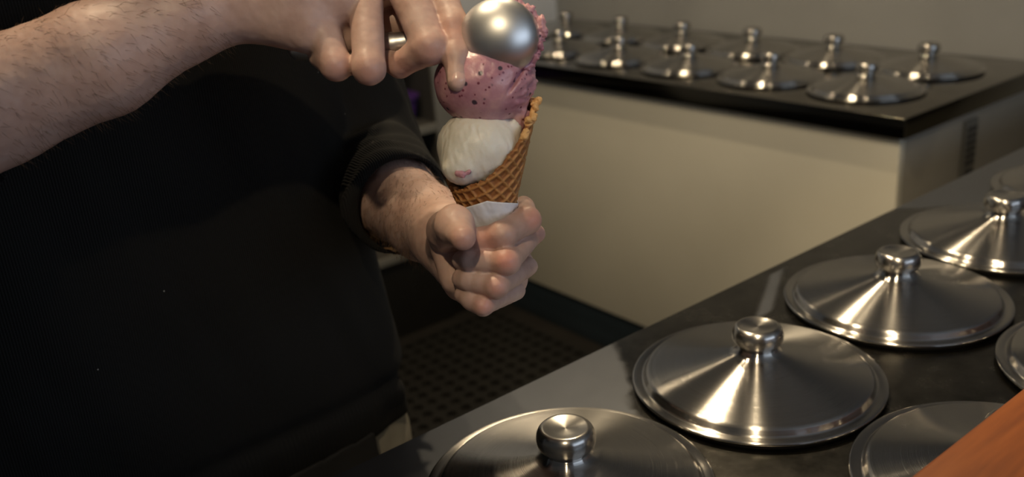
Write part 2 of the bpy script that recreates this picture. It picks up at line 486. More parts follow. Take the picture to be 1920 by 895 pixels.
# wooden ledge on the customers' side, carried on the counter by posts
ld = empty('wooden_ledge', (0.5, -0.40, 0.80), 'orange stained wooden ledge raised over the near edge of the counter', 'ledge')
box('board', (-0.75, -0.50, 0.878), (XW - .02, -0.2555, 0.905), M_wood, ld, 0.003)
for x in (-0.6, 0.15, 0.9, 1.6):
    box('support_bracket', (x, -0.46, TOP - .0045), (x + .03, -0.43, 0.878), M_edge, ld, 0.002)

# ------------------------------------------------------------------ far counter
BX, BY = 1.219, 0.4025
bc = empty('ice_cream_freezer_counter', (1.53, 1.2, 0), 'far cream panelled freezer counter with a dark edged steel top', 'counter')
YE = 1.985
box('front_panel', (BX + .014, BY + .014, 0.125), (BX + .034, YE, TOP - .045), M_panel, bc, 0.002)
box('end_panel', (BX + .034, BY + .014, 0.125), (XW - .01, BY + .034, TOP - .045), M_endpanel, bc, 0.002)
box('carcass', (BX + .036, BY + .036, 0.125), (XW - .01, YE, TOP - .046), M_dark, bc)
box('plinth', (BX + .025, BY + .03, 0.0), (XW - .02, YE, 0.125), M_plinth, bc, 0.003)
box('steel_top', (BX + .004, BY + .004, TOP - .020), (XW - .008, YE + .03, TOP - .0045), M_backtop, bc, 0.0003)
box('front_edge_band', (BX, BY, TOP - .044), (BX + .006, YE + .03, TOP - .0047), M_edge, bc, 0.0003)
box('end_edge_band', (BX + .006, BY, TOP - .044), (XW - .008, BY + .006, TOP - .0047), M_edge, bc, 0.0003)
box('vent_plate', (1.475, BY + .006, 0.60), (1.525, BY + .014, 0.735), M_shelf, bc, 0.001)
for k in range(6):
    box('vent_slot', (1.482, BY + .0035, 0.64 + k * .0145), (1.518, BY + .0065, 0.647 + k * .0145), M_dark, bc)
box('power_socket', (1.487, BY + .001, 0.607), (1.513, BY + .0065, 0.627), M_dark, bc, 0.001)

# ------------------------------------------------------------------ pot lids
prof = [(0.1185, 0.0), (0.1200, 0.0006), (0.1204, 0.0018), (0.1196, 0.0030), (0.1180, 0.0033), (0.1130, 0.0030), (0.1115, 0.0026),
        (0.1100, 0.0030), (0.1090, 0.0045), (0.1075, 0.0078), (0.1060, 0.0096), (0.1035, 0.0106), (0.1015, 0.0108), (0.0995, 0.0114)]
for k in range(1, 15):
    t = k / 15; prof.append((0.0995 - t * 0.067, 0.0114 + 0.0160 * t ** 1.05))
prof += [(0.0310, 0.0280), (0.0290, 0.0286), (0.0262, 0.0292), (0.0235, 0.0305), (0.0212, 0.0325), (0.0196, 0.0345), (0.0188, 0.0368)]
cover_me = lathe(prof, 160); cover_me.materials.append(M_lid); cover_me.shade_smooth()
kprof = [(0.0186, 0.0366), (0.0192, 0.0380), (0.0208, 0.0392), (0.0226, 0.0405), (0.0238, 0.0428), (0.0242, 0.0458), (0.0241, 0.0492),
         (0.0234, 0.0525), (0.0222, 0.0550), (0.0205, 0.0568), (0.0188, 0.0575), (0.0172, 0.0574), (0.0150, 0.0568), (0.0100, 0.0562), (0.0030, 0.0559)]
knob_me = lathe(kprof, 96); knob_me.materials.append(M_knob); knob_me.shade_smooth()
shade_ring_me = lathe([(0.1165, 0.0001), (0.1172, 0.002), (0.1168, 0.0040), (0.100, 0.0042)], 96); shade_ring_me.materials.append(M_rubber); shade_ring_me.shade_smooth()  # dark ring added to stand in for the shadow under the lid rim
def make_lid(x, y, label, group):
    t = empty('pot_lid', (x, y, TOP - .0045), label, 'lid', group)
    for nm, me_, dz in (('cover', cover_me, .0045), ('knob', knob_me, .0045), ('shade_ring', shade_ring_me, 0)):
        o = bpy.data.objects.new(nm, me_); C.objects.link(o); o.parent = t; o.location = (0, 0, dz)
    t.rotation_euler = (0, 0, rnd.random() * 6.28)
    return t
sp = 0.248
G1, G2, G3 = 'large lids in the near counter back row', 'lids beside the wooden ledge', 'lids on the far counter'
for i, lb in enumerate(['steel pot lid nearest the camera, cut off by the bottom edge beside the server',
                        'whole steel pot lid in the middle of the near counter, second from the server',
                        'steel pot lid third from the server on the near counter, above the middle one',
                        'steel pot lid fourth from the server, its knob at the right edge of the photo',
                        'steel pot lid farthest along the near counter, dim sliver at the right edge']):
    make_lid(i * sp, 0, lb, G1)
make_lid(0.248, -0.2425, 'dull steel pot lid partly covered by the orange wooden ledge', G2)
make_lid(0.498, -0.2435, 'steel pot lid cut by the right edge just above the orange ledge', G2)
ordn = ['nearest', 'second', 'third', 'fourth', 'fifth', 'farthest']
fl = ['front row lid on the far counter, nearest its open corner',
      'front row lid on the far counter, second from the open corner',
      'front row lid on the far counter, third from the open corner',
      'front row lid on the far counter, fourth from the open corner',
      'front row lid on the far counter, just right of the ice cream']
bl = ['wall side lid on the far counter, nearest its open corner',
      'wall side lid on the far counter, second from the open corner',
      'wall side lid on the far counter, third from the open corner',
      'wall side lid on the far counter, fourth from the open corner',
      'wall side lid on the far counter, fifth from the open corner',
      'wall side lid on the far counter, farthest away in the room corner']
for j, lb in enumerate(fl): make_lid(1.3834, 0.5856 + j * 0.242, 'steel ' + lb, G3)
for j, lb in enumerate(bl): make_lid(1.3834 + 0.2484, 0.5856 + j * 0.242, 'steel ' + lb, G3)

# ------------------------------------------------------------------ floor mat: rubber lattice with drainage holes
def floor_mat():
    x0, x1, y0, y1, pch, hw, ht = -0.85, 1.20, 0.20, 1.70, 0.044, 0.0145, 0.011
    nx = int((x1 - x0) / pch); ny = int((y1 - y0) / pch)
    V = []; Fc = []
    K = 8
    for i in range(nx):
        for j in range(ny):
            cx = x0 + (i + .5) * pch; cy = y0 + (j + .5) * pch; b = len(V)
            for k in range(K):
                a = 2 * math.pi * k / K
                ca, sa = math.cos(a), math.sin(a); s_ = (pch / 2) / max(abs(ca), abs(sa))
                V += [(cx + ca * s_, cy + sa * s_, ht), (cx + ca * hw, cy + sa * hw, ht), (cx + ca * hw * .93, cy + sa * hw * .93, 0.0015)]
            for k in range(K):
                q = (k + 1) % K
                Fc.append((b + 3 * k, b + 3 * q, b + 3 * q + 1, b + 3 * k + 1))
                Fc.append((b + 3 * k + 1, b + 3 * q + 1, b + 3 * q + 2, b + 3 * k + 2))
    X1 = x0 + nx * pch; Y1 = y0 + ny * pch; b = len(V)
    V += [(x0, y0, ht), (X1, y0, ht), (X1, Y1, ht), (x0, Y1, ht), (x0, y0, 0), (X1, y0, 0), (X1, Y1, 0), (x0, Y1, 0)]
    for a in range(4): Fc.append((b + a, b + 4 + a, b + 4 + (a + 1) % 4, b + (a + 1) % 4))
    o = link('rubber_floor_mat', mesh(V, Fc), M_rubber, smooth=False)
    return tag(o, 'black rubber floor mat with round drainage holes between the two counters', 'floor mat')
floor_mat()

# ------------------------------------------------------------------ shelf rack left of the far counter
rk = empty('storage_rack', (0.70, 1.90, 0), 'dark open storage rack in the room corner behind the ice cream', 'rack')
RX0, RX1, RY0, RY1, RT = 0.20, 1.10, 1.75, 2.06, 0.95
box('side_panel', (RX1 - .03, RY0 + .006, 0.27), (RX1 + .04, RY1, RT), M_dark, rk, .001)
box('front_stile', (RX1 - .032, RY0 - .006, 0.27), (RX1 + .042, RY0 + .006, RT), M_shelf, rk, .001)
box('rack_foot', (RX1 - .03, RY0 + .02, 0), (RX1 + .03, RY1, 0.27), M_rubber, rk, .002)
box('side_panel', (RX0, RY0, 0), (RX0 + .03, RY1, RT), M_dark, rk, .002)
box('back_panel', (RX0 + .03, RY1 - .012, 0), (RX1 - .03, RY1, RT), M_dark, rk)
for z in (0.27, 0.625, 0.93):
    box('shelf', (RX0 + .03, RY0 + .004, z - .02), (RX1 - .031, RY1 - .012, z), M_dark, rk, .001)
    if z < .9: box('shelf_edging', (RX0 + .03, RY0 - .004, z - .024), (RX1 - .032, RY0 + .004, z), M_shelf, rk, .001)
box('kick_board', (RX0 + .03, RY0 + .01, 0), (RX1 - .03, RY0 + .03, 0.25), M_rubber, rk)
# purple tub
def rounded_tub(name, c, a, b, h, m, label, cat):
    pr_ = []
    n = 48; V = []; Fc = []
    prof = [(0.80, 0), (0.86, 0.004), (0.95, h * .6), (0.98, h * .86), (1.04, h * .87), (1.05, h * .97), (1.0, h), (0.9, h * 1.01)]
    for s_, z in prof:
        for i in range(n):
            t = 2 * math.pi * i / n
            cx = math.copysign(abs(math.cos(t)) ** .5, math.cos(t)); sy = math.copysign(abs(math.sin(t)) ** .5, math.sin(t))
            V.append((a * s_ * cx, b * s_ * sy, z))
    for j in range(len(prof) - 1):
        for i in range(n): Fc.append((j * n + i, j * n + (i + 1) % n, (j + 1) * n + (i + 1) % n, (j + 1) * n + i))
    Fc.append(tuple(range(n))[::-1]); Fc.append(tuple((len(prof) - 1) * n + i for i in range(n)))
    o = link(name, mesh(V, Fc), m); o.location = c; o.data.set_sharp_from_angle(angle=math.radians(40))
    return tag(o, label, cat)
rounded_tub('storage_tub', (0.955, 1.865, 0.6255), 0.10, 0.09, 0.085, M_purple, 'purple plastic tub on the rack shelf behind the ice cream', 'tub')
cb = box('cardboard_box', (0.87, 1.78, 0.2705), (1.04, 1.96, 0.53), M_brown, None, .003)
tag(cb, 'brown cardboard box on the low rack shelf behind the ice cream', 'box')

# ------------------------------------------------------------------ ice cream cone
APEX = P(932, 540, 0.726)
MID = P(907, 310, 0.700)
AX = MID - APEX; AX /= np.linalg.norm(AX)
toc = -FWD - (-FWD @ AX) * AX; toc /= np.linalg.norm(toc)       # towards the camera
rgt = np.cross(toc, AX); rgt = rgt if rgt @ RIGHT > 0 else -rgt
rgt /= np.linalg.norm(rgt)
ic = empty('ice_cream_cone', tuple(APEX), 'waffle cone with berry and vanilla ice cream held in a fist', 'ice cream')
def icl(name, V, Fc, m, smooth=True):
    V = np.asarray(V) - APEX
    return link(name, mesh(V, Fc), m, ic, smooth)
TA = math.tan(math.radians(17.6))
# phi: 0 = photo right, 90 = away from the camera, 180 = left, 270 = towards the camera
PH = np.radians([0, 25, 45, 90, 135, 180, 225, 270, 300, 320, 340, 360])
HS = np.array([.1365, .1365, .130, .112, .096, .085, .0835, .0895, .101, .111, .125, .1365])
def rimh(ph): return np.interp(ph % (2 * math.pi), PH, HS)
def cone_pts(ph, s, r_add):
    r = s * TA + r_add
    return APEX + np.outer(s, AX) + (r * np.cos(ph))[:, None] * rgt - (r * np.sin(ph))[:, None] * toc
def waffle_cone():
    nu, nv = 360, 190
    V = []; ridge = []; crumb = []
    ph = np.linspace(0, 2 * math.pi, nu, endpoint=False)
    for layer in (0, 1):
        for j in range(nv + 1):
            t = j / nv
            s = 0.008 + t * (rimh(ph) - 0.008)
            jag = 0.0016 * vnoise(np.c_[np.cos(ph) * 9, np.sin(ph) * 9, ph * 0 + 1.5]) + 0.0008 * vnoise(np.c_[np.cos(ph) * 26, np.sin(ph) * 26, ph * 0])
            s = s + t ** 6 * jag
            # waffle grid laid on the unrolled sheet, slightly skewed
            ang = ph * math.sin(math.atan(TA)); ux = s * np.cos(ang - 0.55); uy = s * np.sin(ang - 0.55)
            g = 0.0072
            def rid(q):
                q = np.abs(((q / g) % 1) - .5) * 2   # 1 on the ridge line
                return np.clip((q - 0.58) / 0.28, 0, 1)
            a1 = ux * math.cos(.42) + uy * math.sin(.42); a2 = -ux * math.sin(.30) + uy * math.cos(.30)
            R_ = np.maximum(rid(a1), rid(a2))
            if layer == 0:
                # visible overlap of the rolled sheet
                ov = 0.0012 * np.clip(1 - np.abs(((ph - 2.2 - s * 9) % 6.283)) / .9, 0, 1)
                radd = 0.0 + 0.0014 * R_ + 0.0003 * vnoise(np.c_[ux * 500, uy * 500, ux * 0]) + ov - 0.0008
            else:
                radd = -0.0042 + 0.0005 * R_
            V.append(cone_pts(ph, s, radd)); ridge.append(R_ if layer == 0 else R_ * .5)
            crumb.append(np.full(nu, 1.0 if j >= nv - 3 else 0.0) * (np.cos(ph) > .93))
    V = np.concatenate(V); Fc = []
    for j in range(nv):
        for i in range(nu):
            k = (i + 1) % nu
            Fc.append((j * nu + i, j * nu + k, (j + 1) * nu + k, (j + 1) * nu + i))
    o2 = (nv + 1) * nu
    for j in range(nv):
        for i in range(nu):
            k = (i + 1) % nu
            Fc.append((o2 + j * nu + i, o2 + (j + 1) * nu + i, o2 + (j + 1) * nu + k, o2 + j * nu + k))
    for i in range(nu):
        k = (i + 1) % nu
        Fc.append((nv * nu + i, nv * nu + k, o2 + nv * nu + k, o2 + nv * nu + i))
        Fc.append((i, o2 + i, o2 + k, k))
    o = icl('waffle_cone', V, Fc, M_waffle)
    vattr(o.data, 'ridge', np.concatenate(ridge)); vattr(o.data, 'crumb', np.concatenate(crumb))
waffle_cone()
# broken crumbly end of the rim
def crumbs():
    bmv = []; rs_ = np.random.RandomState(5); prm = []
    for k in range(26):
        ph = rs_.uniform(-.55, .35); t = rs_.uniform(-.004, .0035)
        c = cone_pts(np.array([ph]), np.array([rimh(ph % 6.283) + t]), rs_.uniform(-.0035, .0008))[0]
        prm.append((c, rs_.uniform(.0014, .0029)))
    A_ = np.array([p[0] for p in prm])
    def f(p):
        d = None
        for c, r in prm:
            s_ = np.linalg.norm(p - c.astype(np.float32), axis=1) - r
            d = s_ if d is None else smin(d, s_, .0012)
        return d + .0006 * fbm(p * 700)
    V, Q = surface(f, A_.min(0) - .006, A_.max(0) + .006, .0006, slack=1.5)
    me = np_mesh(V - APEX, Q); o = link('broken_rim', me, M_waffle, ic)
    vattr(me, 'ridge', np.ones(len(V))); vattr(me, 'crumb', np.full(len(V), .9))
crumbs()
def wrapper():
    nu, nv = 200, 60
    ph = np.linspace(0, 2 * math.pi, nu, endpoint=False); V = []; Fc = []
    dd = np.abs(((ph - 1.5 * math.pi + math.pi) % (2 * math.pi)) - math.pi)      # angle from the front
    htop = np.where(dd < 1.5, .0745 - dd * .0068 , .0643 + (dd - 1.5) * .004)
    for layer in (0, 1):
        for j in range(nv + 1):
            t = j / nv; s = .002 + t * (htop - .002)
            cr = .0006 * fbm(np.c_[np.cos(ph) * 4 + s * 60, np.sin(ph) * 4, s * 130], 3)
            V.append(cone_pts(ph, s, .0022 + cr - (.0004 if layer else 0)))
    V = np.concatenate(V); o2 = (nv + 1) * nu
    for j in range(nv):
        for i in range(nu):
            k = (i + 1) % nu
            Fc.append((j * nu + i, j * nu + k, (j + 1) * nu + k, (j + 1) * nu + i))
            Fc.append((o2 + j * nu + i, o2 + (j + 1) * nu + i, o2 + (j + 1) * nu + k, o2 + j * nu + k))
    for i in range(nu):
        k = (i + 1) % nu
        Fc.append((nv * nu + i, nv * nu + k, o2 + nv * nu + k, o2 + nv * nu + i)); Fc.append((i, o2 + i, o2 + k, k))
    icl('paper_wrapper', V, Fc, M_paper)
wrapper()
RM = np.stack([rgt, -toc, AX], 1).astype(np.float32)   # local frame columns
VC = P(899, 272, 0.697); PC = P(909, 153, 0.690)
def vanilla():
    def f(p):
        d = ell_sd(p, VC, (.0312, .0300, .0262), RM)
        d = smin(d, cone_sd(p, P(905, 300, .700), P(912, 350, .708), .024, .018), .006)
        d = smin(d, np.linalg.norm(p - P(866, 308, .684).astype(np.float32), axis=1) - .0150, .006)
        # smear rising on the right, joining the berry scoop
        d = smin(d, cone_sd(p, P(958, 262, .690), P(972, 214, .690), .0052, .0058), .003)
        q = (p - VC.astype(np.float32)) @ RM
        # drawn ridges left by the scoop
        d = d + .0004 * vnoise(np.c_[q[:, 0] * 420 + q[:, 2] * 90, q[:, 1] * 420, q[:, 2] * 70])
        d = d + .0003 * fbm(p * 110)
        return d
    V, Q = surface(f, VC - .052, VC + .052, .0008, slack=1.3)
    link('vanilla_scoop', np_mesh(V - APEX, Q), M_vanilla, ic)
vanilla()
def berry():
    def f(p):
        q = (p - PC.astype(np.float32)) @ RM
        d = ell_sd(p, PC, (.0368, .0345, .0318), RM)
        right = np.clip((q[:, 0] - .012) / .02, 0, 1)
        d = d + right * .0016 * fbm(np.c_[q[:, 0] * 130, q[:, 1] * 130, q[:, 2] * 260], 3) + .0004 * fbm(p * 120)
        # split lip on the right lower side
        d = d + .0045 * np.exp(-((q[:, 2] + .006 - (q[:, 0] - .015) * 1.1) / .0022) ** 2) * np.clip((q[:, 0] - .013) / .006, 0, 1)
        s = cone_sd(p, P(972, 185, .683), P(972, 262, .694), .0062, .0028) + .0012 * fbm(p * 260)
        d = smin(d, s, .004)
        # smear down inside the rim
        s2 = cone_sd(p, P(985, 215, .690), P(973, 262, .695), .0038, .0026) + .0008 * fbm(p * 300)
        d = np.minimum(d, s2)
        # flattened side behind the index finger
        return d
    V, Q = surface(f, PC - .058, PC + .058, .0009, slack=1.4)
    link('berry_scoop', np_mesh(V - APEX, Q), M_berry, ic)
berry()
def drip(name, pts, rs, m):
    def f(p): return chain(p, pts, rs, .002) + .0007 * fbm(p * 300)
    A_ = np.array(pts); V, Q = surface(f, A_.min(0) - .008, A_.max(0) + .008, .0006, slack=1.4)
    link(name, np_mesh(V - APEX, Q), m, ic)
drip('berry_drip', [P(856, 326, .6705), P(868, 328, .6695), P(880, 322, .6695)], [.0016, .0020, .0012], M_berry)

# ------------------------------------------------------------------ scoop
BC = P(936, 70, 0.672)
sc = empty('ice_cream_scoop', tuple(BC), 'metal ice cream scoop pressing onto the berry ice cream', 'scoop')
bn = -FWD + 0.10 * DOWN - 0.12 * RIGHT; bn /= np.linalg.norm(bn)        # dome points at the camera
bx = RIGHT - (RIGHT @ bn) * bn; bx /= np.linalg.norm(bx); by_ = np.cross(bn, bx)
RB = np.stack([bx, by_, bn], 1).astype(np.float32)
def bowl():
    n = 96; prof = []
    Rb, Hb = .0284, .0195
    outer = [(math.cos(a) * Rb, math.sin(a) * Hb) for a in np.linspace(0, math.pi / 2 - .05, 30)]
    inner = [(math.cos(a) * (Rb - .0016), math.sin(a) * (Hb - .0016)) for a in np.linspace(math.pi / 2 - .05, 0, 30)]
    pr_ = [(r, z) for r, z in inner[::-1]][::-1]
    V = []; Fc = []
    allp = [(Rb + .0002, -.0025)] + outer
    alli = inner + [(Rb - .0014, -.0025)]
    def ring(r, z): return [(r * math.cos(2 * math.pi * i / n), r * .965 * math.sin(2 * math.pi * i / n), z) for i in range(n)]
    for r, z in allp + alli: V += ring(r, z)
    m_ = len(allp) + len(alli); no = len(allp)
    for j in range(m_ - 1):
        if j == no - 1: continue
        for i in range(n): Fc.append((j * n + i, j * n + (i + 1) % n, (j + 1) * n + (i + 1) % n, (j + 1) * n + i))
    j = m_ - 1
    for i in range(n): Fc.append((j * n + i, j * n + (i + 1) % n, (i + 1) % n, i))
    V += [(0, 0, Hb), (0, 0, Hb - .0016)]
    for i in range(n):
        Fc.append(((no - 1) * n + i, (no - 1) * n + (i + 1) % n, len(V) - 2)); Fc.append((no * n + (i + 1) % n, no * n + i, len(V) - 1))
    V = (np.array(V) @ RB.T.astype(float))
    link('bowl', mesh(V, Fc), M_bowl, sc)
bowl()
hd = [P(885, 55, .676), P(850, 62, .690), P(800, 72, .700), P(735, 84, .703), P(660, 92, .707), P(560, 92, .712)]
def handle():
    def f(p): return chain(p, hd, [.0045, .0055, .0070, .0085, .0092, .0085], .004)
    A_ = np.array(hd); V, Q = surface(f, A_.min(0) - .015, A_.max(0) + .015, .0018)
    link('handle', np_mesh(V - BC, Q, 2), M_bowl, sc)
handle()
def residue():
    rs_ = np.random.RandomState(11); prm = []
    for a in np.linspace(-1.35, 1.65, 34):      # right half of the bowl rim
        big = 1.5 if 0.0 < a < 0.45 else 1
        rr = .0276 + rs_.uniform(0, .0022) * (2.0 if .05 < a < .5 else 1)
        c = BC + bx * math.cos(a) * rr + by_ * math.sin(a) * rr * .965 - bn * rs_.uniform(.001, .006)
        prm.append((c.astype(np.float32), rs_.uniform(.0018, .0032) * (1.25 if big > 1 else 1)))
    cc = (BC - bn * .010).astype(np.float32)
    def f(p):
        d = ell_sd(p, cc, (.0255, .0245, .014), RB)
        for c, r in prm: d = smin(d, np.linalg.norm(p - c, axis=1) - r, .0013)
        return d + .0014 * fbm(p * 380)
    V, Q = surface(f, BC - .042, BC + .042, .0008, slack=1.4)
    link('ice_cream_residue', np_mesh(V - BC, Q), M_berry, sc)
residue()

# ------------------------------------------------------------------ person
def fv(*a): return [np.asarray(q, np.float32) for q in a]
ROOT = np.array([-0.14, 0.42, 0.0])
pn = empty('person', tuple(ROOT), 'person in a black sweatshirt pressing ice cream onto a held cone', 'person')

# left arm and fist round the cone
LW = P(838, 446, .785)
L_elb = P(688, 330, 1.035)
def left_arm(p):
    d = chain(p, fv(L_elb, P(742, 372, .92), P(800, 418, .845), LW), [.041, .0400, .0335, .0270], .01)
    # palm mass behind the fingers
    palm = chain(p, fv(LW, P(882, 476, .762), P(925, 478, .755)), [.0265, .0240, .0210], .01)
    palm = smin(palm, cone_sd(p, P(880, 505, .765), P(945, 520, .748), .0200, .0190), .008)
    heel = smin(cone_sd(p, P(850, 485, .765), P(868, 530, .722), .0200, .0150), cone_sd(p, P(840, 472, .722), P(851, 524, .707), .0125, .0098), .01)
    palm = smin(palm, heel, .012)
    d = smin(d, palm, .014)
    # back-of-hand knuckle row
    for a in ((976, 400, .745), (990, 445, .742), (980, 492, .738), (955, 538, .735)):
        d = smin(d, cone_sd(p, P(920, 475, .760), P(*a), .0140, .0085), .007)
    fingers = [
        ([P(982, 388, .738), P(986, 414, .700), P(942, 441, .674), P(904, 450, .680), P(878, 456, .688)], [.0085, .0100, .0098, .0086, .0080]),
        ([P(1002, 440, .728), P(950, 490, .672), P(910, 488, .677), P(882, 488, .681), P(866, 488, .688)], [.0070, .0094, .0080, .0077, .0072]),
        ([P(990, 500, .728), P(930, 536, .676), P(904, 530, .680), P(880, 525, .684), P(866, 523, .690)], [.0076, .0088, .0078, .0076, .0074]),
        ([P(966, 545, .728), P(906, 572, .684), P(886, 562, .687), P(870, 553, .693)], [.0078, .0074, .0074, .0070]),
    ]
    fd = None
    for pts, rs in fingers:
        c = chain(p, fv(*pts), rs, .004)
        fd = c if fd is None else smin(fd, c, .0012)
    # knuckle bumps
    for (x, y, t), r in (((991, 411, .697), .0092), ((948, 490, .6685), .0088), ((930, 537, .673), .0078), ((905, 573, .680), .0068), ((1006, 438, .725), .0066)):
        fd = smin(fd, np.linalg.norm(p - P(x, y, t).astype(np.float32), axis=1) - r, .003)
    d = smin(d, fd, .0016)
    # thumb
    th = chain(p, fv(P(838, 462, .752), P(838, 432, .705), P(853, 424, .672), P(868, 446, .650)), [.0170, .0140, .0128, .0088], .006)
    th = smin(th, np.linalg.norm(p - P(851, 416, .676).astype(np.float32), axis=1) - .0122, .004)
    # thumb nail set into the tip
    d = smin(d, th, .0022)
    # the hand closes round the cone, not through it
    tip = APEX + AX * .012; mid_ = APEX + AX * .085
    d = smax(d, -(cone_sd(p, tip, mid_, .012 * TA + .0018, .085 * TA + .0018)), .0015)
    d = d + .00025 * fbm(p * 220, 2)
    return d
# right arm and hand closed on the scoop handle
R_elb = np.array([-0.405, 0.245, 1.115])
RW = P(432, 2, .690)
def right_arm(p):
    d = chain(p, fv(R_elb, P(-10, 192, .655), P(190, 110, .665), P(350, 32, .680), RW), [.0430, .0418, .0385, .0295, .0265], .01)
    palm = chain(p, fv(RW, P(560, -5, .690), P(640, -10, .694)), [.0262, .0290, .0270], .01)
    palm = smin(palm, cone_sd(p, P(640, -40, .705), P(800, -45, .705), .024, .018), .012)
    palm = smin(palm, cone_sd(p, P(495, 35, .688), P(580, 58, .682), .0170, .0165), .012)
    palm = smin(palm, cone_sd(p, P(610, 70, .700), P(688, 66, .704), .0150, .0130), .006)
    d = smin(d, palm, .014)
    fingers = [
        ([P(600, 40, .684), P(630, 122, .672), P(600, 105, .690)], [.0125, .0108, .0085]),
        ([P(686, 5, .686), P(692, 128, .664), P(672, 120, .690)], [.0125, .0112, .0090]),
        ([P(758, -30, .690), P(806, 88, .668), P(750, 122, .688), P(722, 112, .700)], [.0145, .0122, .0088, .0080]),
        ([P(815, -35, .700), P(851, 48, .678), P(855, 105, .668), P(857, 152, .662)], [.0125, .0104, .0092, .0074]),
    ]
    fd = None
    for pts, rs in fingers:
        c = chain(p, fv(*pts), rs, .004)
        fd = c if fd is None else smin(fd, c, .0018)
    # thumb resting along the handle on the far side
    thb = chain(p, fv(P(640, 20, .725), P(740, 40, .725), P(820, 52, .712)), [.0150, .0120, .0090], .005)
    fd = smin(fd, thb, .002)
    d = smin(d, fd, .003)
    d = smax(d, -(chain(p, fv(*hd), [.0045, .0055, .0070, .0085, .0092, .0085], .004) - .0003), .001)
    return d + .00025 * fbm(p * 220, 2)
# body under the clothes (shoulders, neck, head), closed and continuous with both arms
SH_R = np.array([-0.325, 0.43, 1.40]); SH_L = np.array([0.035, 0.43, 1.40])
HC = np.array([-0.13, 0.36, 1.66])
def core(p):
    d = chain(p, fv((-.145, .42, .80), (-.145, .42, 1.05), (-.145, .42, 1.30)), [.120, .118, .130], .03)
    d = smin(d, cone_sd(p, SH_R, SH_L, .062, .062), .05)
    d = smin(d, cone_sd(p, (-.145, .43, 1.38), (-.135, .395, 1.56), .060, .052), .03)
    d = smin(d, chain(p, fv(SH_R, R_elb), [.055, .043]), .02)
    d = smin(d, chain(p, fv(SH_L, L_elb), [.055, .042]), .02)
    h = ell_sd(p, HC, (.076, .097, .118)); h = smin(h, ell_sd(p, HC + [0, -.045, -.06], (.052, .055, .055)), .03)
    h = smin(h, cone_sd(p, HC + [.0, -.092, .005], HC + [.0, -.112, -.028], .008, .013), .012)          # nose
    h = smin(h, cone_sd(p, HC + [-.022, -.088, -.062], HC + [.022, -.088, -.062], .007, .007), .01)      # lips
    h = smin(h, cone_sd(p, HC + [-.03, -.082, .022], HC + [.03, -.082, .022], .009, .009), .014)         # brow
    for s_ in (-1, 1):
        h = smax(h, -(np.linalg.norm(p - (HC + [s_ * .031, -.100, .004]).astype(np.float32), axis=1) - .014), .01)
        h = smin(h, np.linalg.norm(p - (HC + [s_ * .031, -.078, .003]).astype(np.float32), axis=1) - .0125, .002)
        h = smin(h, ell_sd(p, HC + [s_ * .079, .005, -.005], (.008, .02, .032)), .008)
    return smin(d, h, .02)
Vs = []; Qs = []; n0 = 0; kinds = []
def bounds(pts, pad): a = np.array(pts); return a.min(0) - pad, a.max(0) + pad
lo1, hi1 = bounds([L_elb, LW, P(1010, 380, .74), P(900, 600, .68), P(850, 400, .64), P(868, 446, .65)], .045)
V1, Q1 = surface(left_arm, lo1, hi1, .0013)
lo2, hi2 = bounds([R_elb, RW, P(880, -80, .70), P(620, 160, .66), P(860, 170, .66)], .05)
V2, Q2 = surface(right_arm, lo2, hi2, .0013)
V3, Q3 = surface(core, (-.50, .20, .64), (.20, .64, 1.84), .007)
V = np.concatenate([V1, V2, V3]); Q = np.concatenate([Q1, Q2 + len(V1), Q3 + len(V1) + len(V2)])
me = np_mesh(V - ROOT, Q, 1)
body = link('body', me, M_skin, pn)
flush = np.zeros(len(V)); nail = np.zeros(len(V))
for (x, y, t), r, a in (((1001, 412, .690), .009, .6), ((947, 489, .658), .010, .8), ((930, 541, .662), .009, .55), ((908, 574, .672), .009, .55),
                        ((907, 452, .668), .010, .5), ((1006, 440, .72), .009, .4), ((866, 452, .645), .009, .35),
                        ((806, 100, .660), .012, .4), ((690, 140, .655), .011, .35), ((632, 130, .663), .011, .35), ((852, 60, .668), .012, .35), ((760, 128, .68), .012, .4)):
    flush = np.maximum(flush, a * blob(V, P(x, y, t), r))
for (x, y, t), r in (((862, 150, .655), .0065),):
    nail = np.maximum(nail, (blob(V, P(x, y, t), r) > .45) * 1.0)
vattr(me, 'flush', flush); vattr(me, 'nail', nail)

# forearm hair, fine strands
def arm_hair():
    rs_ = np.random.RandomState(2); VV = []; FF = []
    me_ = body.data
    sel = []
    for base, a, b, rr in (('l', P(742, 372, .92), P(830, 435, .80), None), ('r', P(0, 190, .655), P(400, 20, .685), None)):
        src, off = (V1, 0) if base == 'l' else (V2, len(V1))
        ab = b - a; h = ((src - a) @ ab) / (ab @ ab)
        ok = np.where((h > -.05) & (h < 1.0))[0]
        pick = rs_.choice(ok, 1500, replace=False)
        nrm = np.array([me_.vertices[int(i) + off].normal for i in pick])
        for i, nn in zip(pick, nrm):
            if nn @ FWD > .15: continue
            p0 = src[i]; dr = ab / np.linalg.norm(ab) * .6 + nn * .35 + DOWN * .55 + rs_.normal(0, .18, 3)
            dr /= np.linalg.norm(dr); ln = rs_.uniform(.006, .012)
            side = np.cross(dr, nn); side /= np.linalg.norm(side) + 1e-9; wd = .00010; b0 = len(VV)
            up = np.cross(side, dr)
            p1 = p0 + dr * ln * .5 + nn * ln * .08; p2 = p0 + dr * ln
            for q, w_ in ((p0, wd), (p1, wd * .8)):
                VV += [q + side * w_, q - side * w_ * .5 + up * w_, q - side * w_ * .5 - up * w_]
            VV.append(p2)
            for k in range(3):
                m_ = (k + 1) % 3
                FF += [(b0 + k, b0 + m_, b0 + 3 + m_, b0 + 3 + k), (b0 + 3 + k, b0 + 3 + m_, b0 + 6)]
    o = link('arm_hair', mesh(np.array(VV) - ROOT, FF), M_armhair, pn); o['kind'] = 'stuff'
